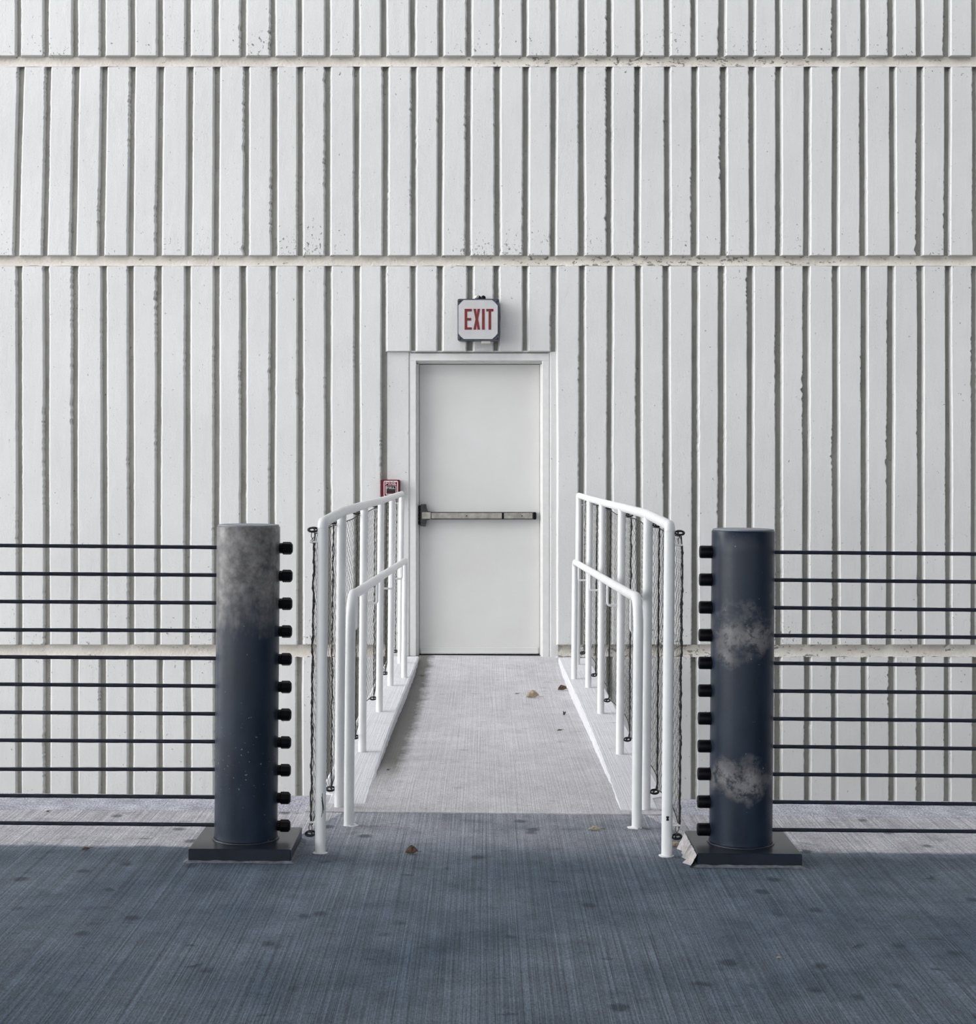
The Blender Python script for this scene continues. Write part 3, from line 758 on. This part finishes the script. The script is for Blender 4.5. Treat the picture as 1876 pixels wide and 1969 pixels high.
# ------------------------------------------------------------------ safety nets
def net(sgn, side):
    xn = BX+sgn*(XO+(0.045 if sgn > 0 else 0.033))
    r = thing('safety_net', f'dark diamond-mesh safety netting laced along the outside of the {side} railing', 'net',
              (xn, PY[0], 0.1), 'safety nets on the railings', True)
    YA0, YA1 = PY[0]-0.01, PY[-1]+0.01
    rnd = random.Random(5+sgn)
    def bay(Y):
        for i in range(5):
            if Y <= PY[i+1]+1e-6: return i, (Y-PY[i])/(PY[i+1]-PY[i])
        return 4, 1.0
    def toph(Y):
        i, t = bay(Y); t = min(max(t, 0), 1); L = PY[i+1]-PY[i]
        return 1.13-0.014*math.sin(PI*t)*(L/1.2)-(0.035 if i == 0 and t < 0.03 else 0)
    def both(Y):
        i, t = bay(Y); t = min(max(t, 0), 1)
        return 0.085+0.03*math.sin(PI*t)+(0.03 if i == 0 and t < .03 else 0)
    def xoff(Y, z):
        i, t = bay(Y); t = min(max(t, 0), 1)
        b = math.sin(PI*t)*(0.016 if i else 0.006)+(0.010 if i else 0.003)*math.sin(2*PI*t*(1.0+0.5*(i % 2)))*(1 if sgn > 0 else -0.6)
        return xn+sgn*(b+0.0025*noise.noise(Vector((Y*3, z*2, sgn))))
    def pos(u, v):                          # u along, v up
        Y = YA0+(YA1-YA0)*u; zb, zt = both(Y), toph(Y); z = zb+(zt-zb)*v
        return Vector((xoff(Y, z), Y, z))
    nu = int((YA1-YA0)/0.074); nvv = 46
    mb = MB()
    # zig-zag cords: diamonds nu wide, nvv/2 high
    for c in range(nu+1):
        for d in (1, -1):
            path = []
            for k in range(nvv+1):
                ph = k % 2
                u = (c+ (0.5*d if ph else 0.0))/nu
                if u < 0 or u > 1: u = min(max(u, 0), 1)
                p = pos(u, k/nvv)
                p.x += sgn*0.0006*d
                path.append(p)
            if c in (0, nu) and d == (-1 if c == 0 else 1): continue
            mb.tube(path, 0.00085, 3, caps=False)
    o = mb.build('netting', M_NET, r, fix=False)
    mb = MB()
    L = [pos(i/220, 1.0) for i in range(221)]; mb.tube(L, 0.0024, 6); mb.build('top_cord', M_ROPE, r)
    mb = MB()
    L = [pos(i/220, 0.0) for i in range(221)]; mb.tube(L, 0.0024, 6); mb.build('bottom_cord', M_ROPE, r)
    for i, Y in enumerate(PY):
        u = (Y-YA0)/(YA1-YA0); u = min(max(u, 0.001), 0.999)
        mb = MB(); path = []; rad = []
        n = 130
        for k in range(n+1):
            p = pos(u, k/n)
            p.x += 0.0006*math.sin(k*1.9)+0.004*noise.noise(Vector((k*0.14, i, sgn))); p.y += 0.003*math.cos(k*1.3)
            path.append(p); rad.append((0.0031 if i == 0 else 0.0023)*(1+0.7*max(0, math.sin(k*1.05+i))**3))
        mb.tube(path, 0.003, 6, radii=rad)
        if i in (0, 1):                     # a thinner, knotted cord beside it
            path = [pos(min(u+0.004, 1), k/60)+Vector((sgn*0.004*math.sin(k*0.9), 0, 0)) for k in range(61)]
            mb.tube(path, 0.0014, 5)
        mb.build('lacing_cord', M_ROPE, r)
        for z, up in ((1.143, True), (0.068 if i == 0 else 0.075, False)):
            mb = MB(); px_ = BX+sgn*(XO+PR+0.016)
            cc = Vector((px_, Y, z)); loop = []
            for k in range(20):
                a = 2*PI*k/20
                loop.append(cc+Vector((0.0165*math.cos(a), 0.010*math.sin(a)+0.004*math.cos(a), 0.0065*math.sin(a))))
            mb.tube(loop, 0.0040, 8, closed=True)
            loop = [cc+Vector((0.010*math.cos(2*PI*k/16)*sgn+sgn*0.004, 0.004*math.cos(2*PI*k/16), 0.006*math.sin(2*PI*k/16))) for k in range(16)]
            mb.tube(loop, 0.0030, 8, closed=True)
            mb.build('snap_hook', M_HOOK, r)
            mb = MB()
            if i == 0:
                zc, ze = (z-0.006, 1.102) if up else (z+0.006, 0.11)
                mb.tube([cc+Vector((-0.004*sgn, 0, zc-z)), Vector((px_+0.006, Y, (zc+ze)/2)), Vector((px_+0.009*sgn, Y, ze))], 0.0016, 5)
                mb.tube([cc+Vector((0.004*sgn, 0, zc-z)), Vector((px_-0.006, Y, (zc+ze)/2)), Vector((px_-0.002*sgn, Y, ze))], 0.0016, 5)
                mb.build('hook_tie', M_RAIL if False else M_NET, r)
            else:
                e1 = pos(min(u+0.02, 1), 1.0 if up else 0.0)
                mb.tube([cc, (cc+e1)/2+Vector((0, 0, 0.006 if up else -0.006)), e1], 0.002, 5)
                mb.build('hook_tie', M_ROPE, r)
    return r
net(-1, 'left'); net(1, 'right')

# ------------------------------------------------------------------ bollards
BR = 0.1113; BYc = 5.91; PLH = 0.0467; BH = 1.155
CZ = [EYE-((1057+53.35*k)-CY)*BYc/F for k in range(11)]       # cable heights
def bollard(xc, sgn, label, m):
    b = thing('bollard', label, 'bollard', (xc, BYc, 0), 'bollards flanking the footbridge', True)
    mb = MB()
    prof = [(BR, PLH-0.002)]+[(BR, PLH+(BH-PLH-0.006)*k/16) for k in range(17)]+[(BR-0.002, BH-0.002), (BR-0.006, BH), (0.0, BH+0.0005)]
    mb.lathe(prof, (xc, BYc, 0), 'z', 72)
    mb.build('pipe', m, b)
    mb = MB(); mb.lathe([(BR-0.004, BH-0.0005), (BR-0.004, BH+0.003), (BR-0.012, BH+0.0042), (0, BH+0.0048)], (xc, BYc, 0), 'z', 72)
    mb.build('top_cap', M_CAP, b)
    pc = xc+(0.004 if sgn > 0 else 0.003); h = 0.177+(0.004 if sgn > 0 else 0)
    mb = MB(); mb.box((pc-h, BYc-0.178, 0.0), (pc+h, BYc+0.178, PLH), 0, 0.003)
    bp = sub(mb.build('base_plate', M_PLATE, b))
    # weld and grout
    mb = MB()
    ring = [Vector((xc+(BR+0.003+0.002*noise.noise(Vector((k*.5, sgn, 0))))*math.cos(2*PI*k/90), BYc+(BR+0.003)*math.sin(2*PI*k/90), PLH+0.001)) for k in range(90)]
    mb.tube(ring, 0.0045, 8, closed=True); mb.build('weld_bead', M_PLATE, b)
    mb = MB()
    def grout(u, v):
        q = u*4; s_ = int(min(q, 3.9999)); t = q-s_
        cs = [(-1,-1),(1,-1),(1,1),(-1,1),(-1,-1)]
        (ax_, ay_), (bx_, by_) = cs[s_], cs[s_+1]
        e = h+ (0.0, 0.005, 0.014)[round(v*2)] + (0.010*noise.noise(Vector((q*6, sgn*3, 1)))*v)
        e *= 1.0
        x = ax_+(bx_-ax_)*t; y = ay_+(by_-ay_)*t
        z = (0.008, 0.004, 0.001)[round(v*2)] + 0.004*noise.noise(Vector((q*9, sgn, v)))*(1-v)
        return Vector((pc+x*e, BYc+y*e, max(z, 0.0008)))
    mb.sheet(grout, 161, 3); mb.build('grout', M_GROUTD, b)
    if sgn > 0:                                # ragged mortar smeared on the side towards the bridge
        mb = MB()
        def smear(u, v):
            y = BYc-0.19+0.34*u
            z = (1-v)*(PLH-0.003)+0.0012+0.006*noise.noise(Vector((u*14, v*3, 2)))*(1-v)
            xx = pc-h-0.003-v*(0.028+0.020*noise.noise(Vector((u*8, 4, v))))
            return Vector((xx, y, max(z, 0.001)))
        mb.sheet(smear, 60, 6); mb.build('mortar_smear', M_MORTAR, b)
    for k in range(11):
        mb = MB(); xs = xc-sgn*(BR-0.003)
        d = -sgn
        if sgn < 0:
            pr = [(0.0, 0.0), (0.0185, 0.0), (0.0185, 0.012), (0.0225, 0.015), (0.0225, 0.038), (0.0215, 0.043), (0.0165, 0.047), (0.0145, 0.0485), (0.0, 0.049)]
        else:
            pr = [(0.0, 0.0), (0.0205, 0.0), (0.0225, 0.004), (0.0225, 0.040), (0.0212, 0.0445), (0.019, 0.046), (0.0, 0.0465)]
        mb.lathe([(a, d*c_) for a, c_ in pr], (xs, BYc, CZ[k]-0.001), 'x', 8 if sgn < 0 else 28, 0, sgn > 0)
        if sgn > 0: mb.lathe([(0.0228, d*0.002), (0.0234, d*0.004), (0.0228, d*0.006)], (xs, BYc, CZ[k]-0.001), 'x', 28, 0)
        mb.build('cable_socket', M_BLACK, b)
M_CAP = simple('bollard_cap', (0.22, 0.24, 0.26), 0.5, 0, 0.25, 14)
M_GROUTD = simple('bedding_grout', (0.16, 0.17, 0.19), 0.9, 0, 0.3, 50, 0.2, 0.6)
XBL, XBR = -0.845, 0.911
bollard(XBL, -1, 'dark navy steel bollard left of the footbridge, bleached brown near its top', M_BOLL_L)
bollard(XBR, 1, 'dark navy steel bollard right of the footbridge, scuffed pale at mid height', M_BOLL_R)

# ------------------------------------------------------------------ cables
ORD = ['topmost', 'second from top', 'third from top', 'fourth from top', 'fifth from top', 'sixth from top', 'seventh from top',
       'eighth from top', 'third from bottom', 'second from bottom', 'lowest']
def cable(sgn, k):
    x0 = (XBL-BR+0.004) if sgn < 0 else (XBR+BR-0.004)
    x1 = sgn*6.2
    mb = MB()
    sl = {3: -0.0044, 6: 0.0, 8: -0.0072, 2: 0.0, 0: 0.0}.get(k, 0.0) if sgn < 0 else 0.0
    z0 = CZ[k]; pitch = 0.085; rb = 0.0068; lobes = 6; nn = 18
    step = 0.011; xe = sgn*3.0
    xs = []; xx = abs(x0)
    while xx < abs(xe): xs.append(sgn*xx); xx += step
    xs += [sgn*3.0, sgn*4.5, x1]
    vs = []
    for x in xs:
        t = abs(x-x0); z = z0+sl*min(t, 3)
        z -= 0.0025*math.sin(min(t/3.0, 1)*PI)*((k*37) % 5)/4
        for j in range(nn):
            a = 2*PI*j/nn; ph = a*lobes/1.0 - lobes*2*PI*t/(pitch*lobes)*1.0
            r = rb*(0.86+0.14*abs(math.cos(ph/2))**0.8*1.2)
            vs.append((x, BYc+r*math.cos(a), z+r*math.sin(a)))
    m = len(xs)
    mb.add(vs, [(i*nn+j, i*nn+(j+1) % nn, (i+1)*nn+(j+1) % nn, (i+1)*nn+j) for i in range(m-1) for j in range(nn)], 0, True)
    mb.add(vs[-nn:], [tuple(range(nn))], 0)
    o = mb.build('steel_cable', M_CABLE, None, (x0, BYc, z0))
    side = 'left' if sgn < 0 else 'right'
    tag(o, f'dark twisted steel cable {side} of the {side} bollard, {ORD[k]}', 'cable', f'guard cables {side} of the {side} bollard', True)
for sgn in (-1, 1):
    for k in range(11): cable(sgn, k)

# ------------------------------------------------------------------ dead leaves
def leaf(px, py, L, rot, label, kind=0, zoff=0.0, curl=0.5, group=None, on='deck'):
    h = EYE
    Y = EYE*F/(py-CY); zz = 0.0
    if on == 'bridge':
        for _ in range(6): zz = drop(Y)+0.006; Y = (EYE-zz)*F/(py-CY)
    x = (px-CX)*Y/F
    zc = zz+0.0015+0.5*TILT*0
    mb = MB(); sd = px*0.13
    def f(u, v):
        t = (u-0.5)*2; s_ = (v-0.5)*2
        w = 0.36*L*(1-abs(t)**2.2)*(1+0.25*math.sin(t*9+sd))
        xx = t*L/2; yy = s_*w/2*1.1
        z = curl*L*(0.75*abs(s_)**1.6*(1-t*t)+0.25*t*t*(1 if t > 0 else 0.3))+0.04*L*noise.noise(Vector((t*2, s_*2, sd)))
        return Vector((xx, yy, max(z, 0.0)+0.0006))
    mb.sheet(f, 15, 9)
    o = mb.build('dead_leaf', M_LEAF if kind == 0 else M_LEAFP, None, (0,0,0), fix=False)
    mb2 = MB(); mb2.tube([Vector((L/2*0.9, 0, 0.006)), Vector((L*0.65, 0.004, 0.005)), Vector((L*0.85, 0.012, 0.003))], 0.0011, 6)
    st = mb2.build('leaf_stem', M_LEAF, o, (0,0,0)); st.parent = o; st.location = (0,0,0)
    rm = o.modifiers.new('thick', 'SOLIDIFY'); rm.thickness = 0.0008
    o.location = (x, Y, zc); o.rotation_euler = (0, 0, rot)
    tag(o, label, 'leaf', group, True); return o
G = 'dead leaves on the ground'
leaf(1024, 1341, 0.080, 0.1, 'curled pale brown leaf on the footbridge, right of its middle', 1, curl=0.75, group=G, on='bridge')
leaf(1081, 1326, 0.066, 0.5, 'dark curled leaf against the right kerb of the footbridge', 0, curl=0.6, group=G, on='bridge')
leaf(1076, 1404, 0.030, 0.2, 'tiny dark leaf scrap on the footbridge below the two curled leaves', 0, curl=0.3, group=G, on='bridge')
leaf(1085, 1374, 0.032, 1.2, 'thin upright leaf scrap beside the right kerb of the footbridge', 0, curl=0.9, group=G, on='bridge')
leaf(812, 1301, 0.034, 2.4, 'small dark leaf scrap near the left kerb close to the door', 0, curl=0.2, group=G, on='bridge')
leaf(994, 1334, 0.026, 0.0, 'tiny leaf fleck left of the curled pale leaf', 0, curl=0.2, group=G, on='bridge')
leaf(746, 1483, 0.016, 0.3, 'tiny black fleck at the foot of the left kerb', 0, curl=0.4, group=G, on='bridge')
leaf(791, 1643, 0.044, 0.2, 'crumpled dark brown leaf on the deck, left of centre', 0, curl=0.8, group=G)
leaf(1142, 1595, 0.048, -0.1, 'flat tan leaf on the deck in front of the footbridge, right of centre', 1, curl=0.35, group=G)
leaf(165, 1641, 0.030, 0.4, 'small dark leaf on the deck at the far left, left of the left bollard', 0, curl=0.3, group=G)
leaf(1299, 1625, 0.040, 0.3, 'brown leaf caught beside the grout of the right bollard', 1, curl=0.5, group=G)
leaf(1497, 1838, 0.014, 0.3, 'pale fleck on the deck in the lower right foreground', 1, curl=0.4, group=G)
leaf(92, 1569, 0.012, 0.3, 'tiny dark pebble-like leaf scrap on the joint at the far left', 0, curl=0.5, group=G)

# ------------------------------------------------------------------ the rest of the building, out of the frame, plus added light blockers
XM = -6.6                                   # left end of the added upper mass, set for the wall's light gradient
mb = MB(); mb.box((-16, -1, 3.12), (8.5, 5.72, 3.5)); structure(mb.build('ceiling', M_GARAGE), 'grey concrete soffit of the storey above')
mb = MB(); mb.box((XM, 5.4, 3.5), (8.5, 5.72, 8.2)); structure(mb.build('blocker_front', M_GARAGE), 'unseen grey block added above the soffit to shape the light')  # unseen mass added so the ribbed wall dims towards the right
mb = MB(); mb.box((8.5, -3, -4.0), (8.8, 12.6, 8.0)); structure(mb.build('blocker_right', M_GARAGE), 'unseen grey wall added on the right to block sky light')  # unseen wall added to cut sky light from the right
mb = MB(); mb.box((-60, -60, -4.3), (60, 60, -4.0)); structure(mb.build('ground', M_GROUND), 'paved ground below the deck')

# floor-standing things follow the slight cross-fall of the deck
for o in tilted:
    o.matrix_basis = RT @ o.matrix_basis
for o in bpy.data.objects:
    if '_o' in o: del o['_o']

# ------------------------------------------------------------------ light
w = bpy.data.worlds.new('sky'); bpy.context.scene.world = w; w.use_nodes = True
nt = w.node_tree; bg = nt.nodes['Background']
tc = N(nt, 'ShaderNodeTexCoord'); s_ = N(nt, 'ShaderNodeSeparateXYZ'); nt.links.new(tc.outputs['Generated'], s_.inputs[0])
lx = math_(nt, 'MULTIPLY_ADD', s_.outputs[0], -0.5, 0.5)
col = ramp(nt, lx, [(0.0, (0.60, 0.65, 0.72)), (1.0, (1.0, 1.0, 1.0))])
nt.links.new(col, bg.inputs['Color'])
side = math_(nt, 'MULTIPLY', ramp(nt, lx, [(0.0, 0.09), (0.5, 0.145), (0.82, 0.26), (0.97, 1.0)]), 2.75)
up = math_(nt, 'MULTIPLY_ADD', math_(nt, 'MAXIMUM', s_.outputs[2], 0.0), 0.35, 1.0)
back = math_(nt, 'MULTIPLY_ADD', math_(nt, 'MAXIMUM', math_(nt, 'MULTIPLY', s_.outputs[1], -1.0), 0.0), 1.2, 1.0)
up = math_(nt, 'MULTIPLY', up, back)
nt.links.new(math_(nt, 'MULTIPLY', math_(nt, 'MULTIPLY', side, up), 4.2), bg.inputs['Strength'])
sun = bpy.data.lights.new('sun', 'SUN'); so = bpy.data.objects.new('sun', sun); C.objects.link(so)
sun.energy = 1.05; sun.angle = math.radians(50); sun.color = (1.0, 0.985, 0.96)
so.rotation_euler = Vector((-0.62, -0.55, 0.56)).to_track_quat('Z', 'Y').to_euler()

# ------------------------------------------------------------------ camera
cd = bpy.data.cameras.new('camera'); co = bpy.data.objects.new('camera', cd); C.objects.link(co)
co.location = (0, 0, EYE); co.rotation_euler = (PI/2, 0, 0)
cd.sensor_fit = 'HORIZONTAL'; cd.sensor_width = 36; cd.lens = F/1876*36
cd.shift_x = (938-CX)/1876; cd.shift_y = (CY-984.5)/1876
cd.clip_start = 0.05; cd.clip_end = 200
sc = bpy.context.scene; sc.camera = co
vs_ = sc.view_settings; vs_.view_transform = 'Standard'; vs_.look = 'None'; vs_.gamma = 1; vs_.use_curve_mapping = False
vs_.exposure = -0.70
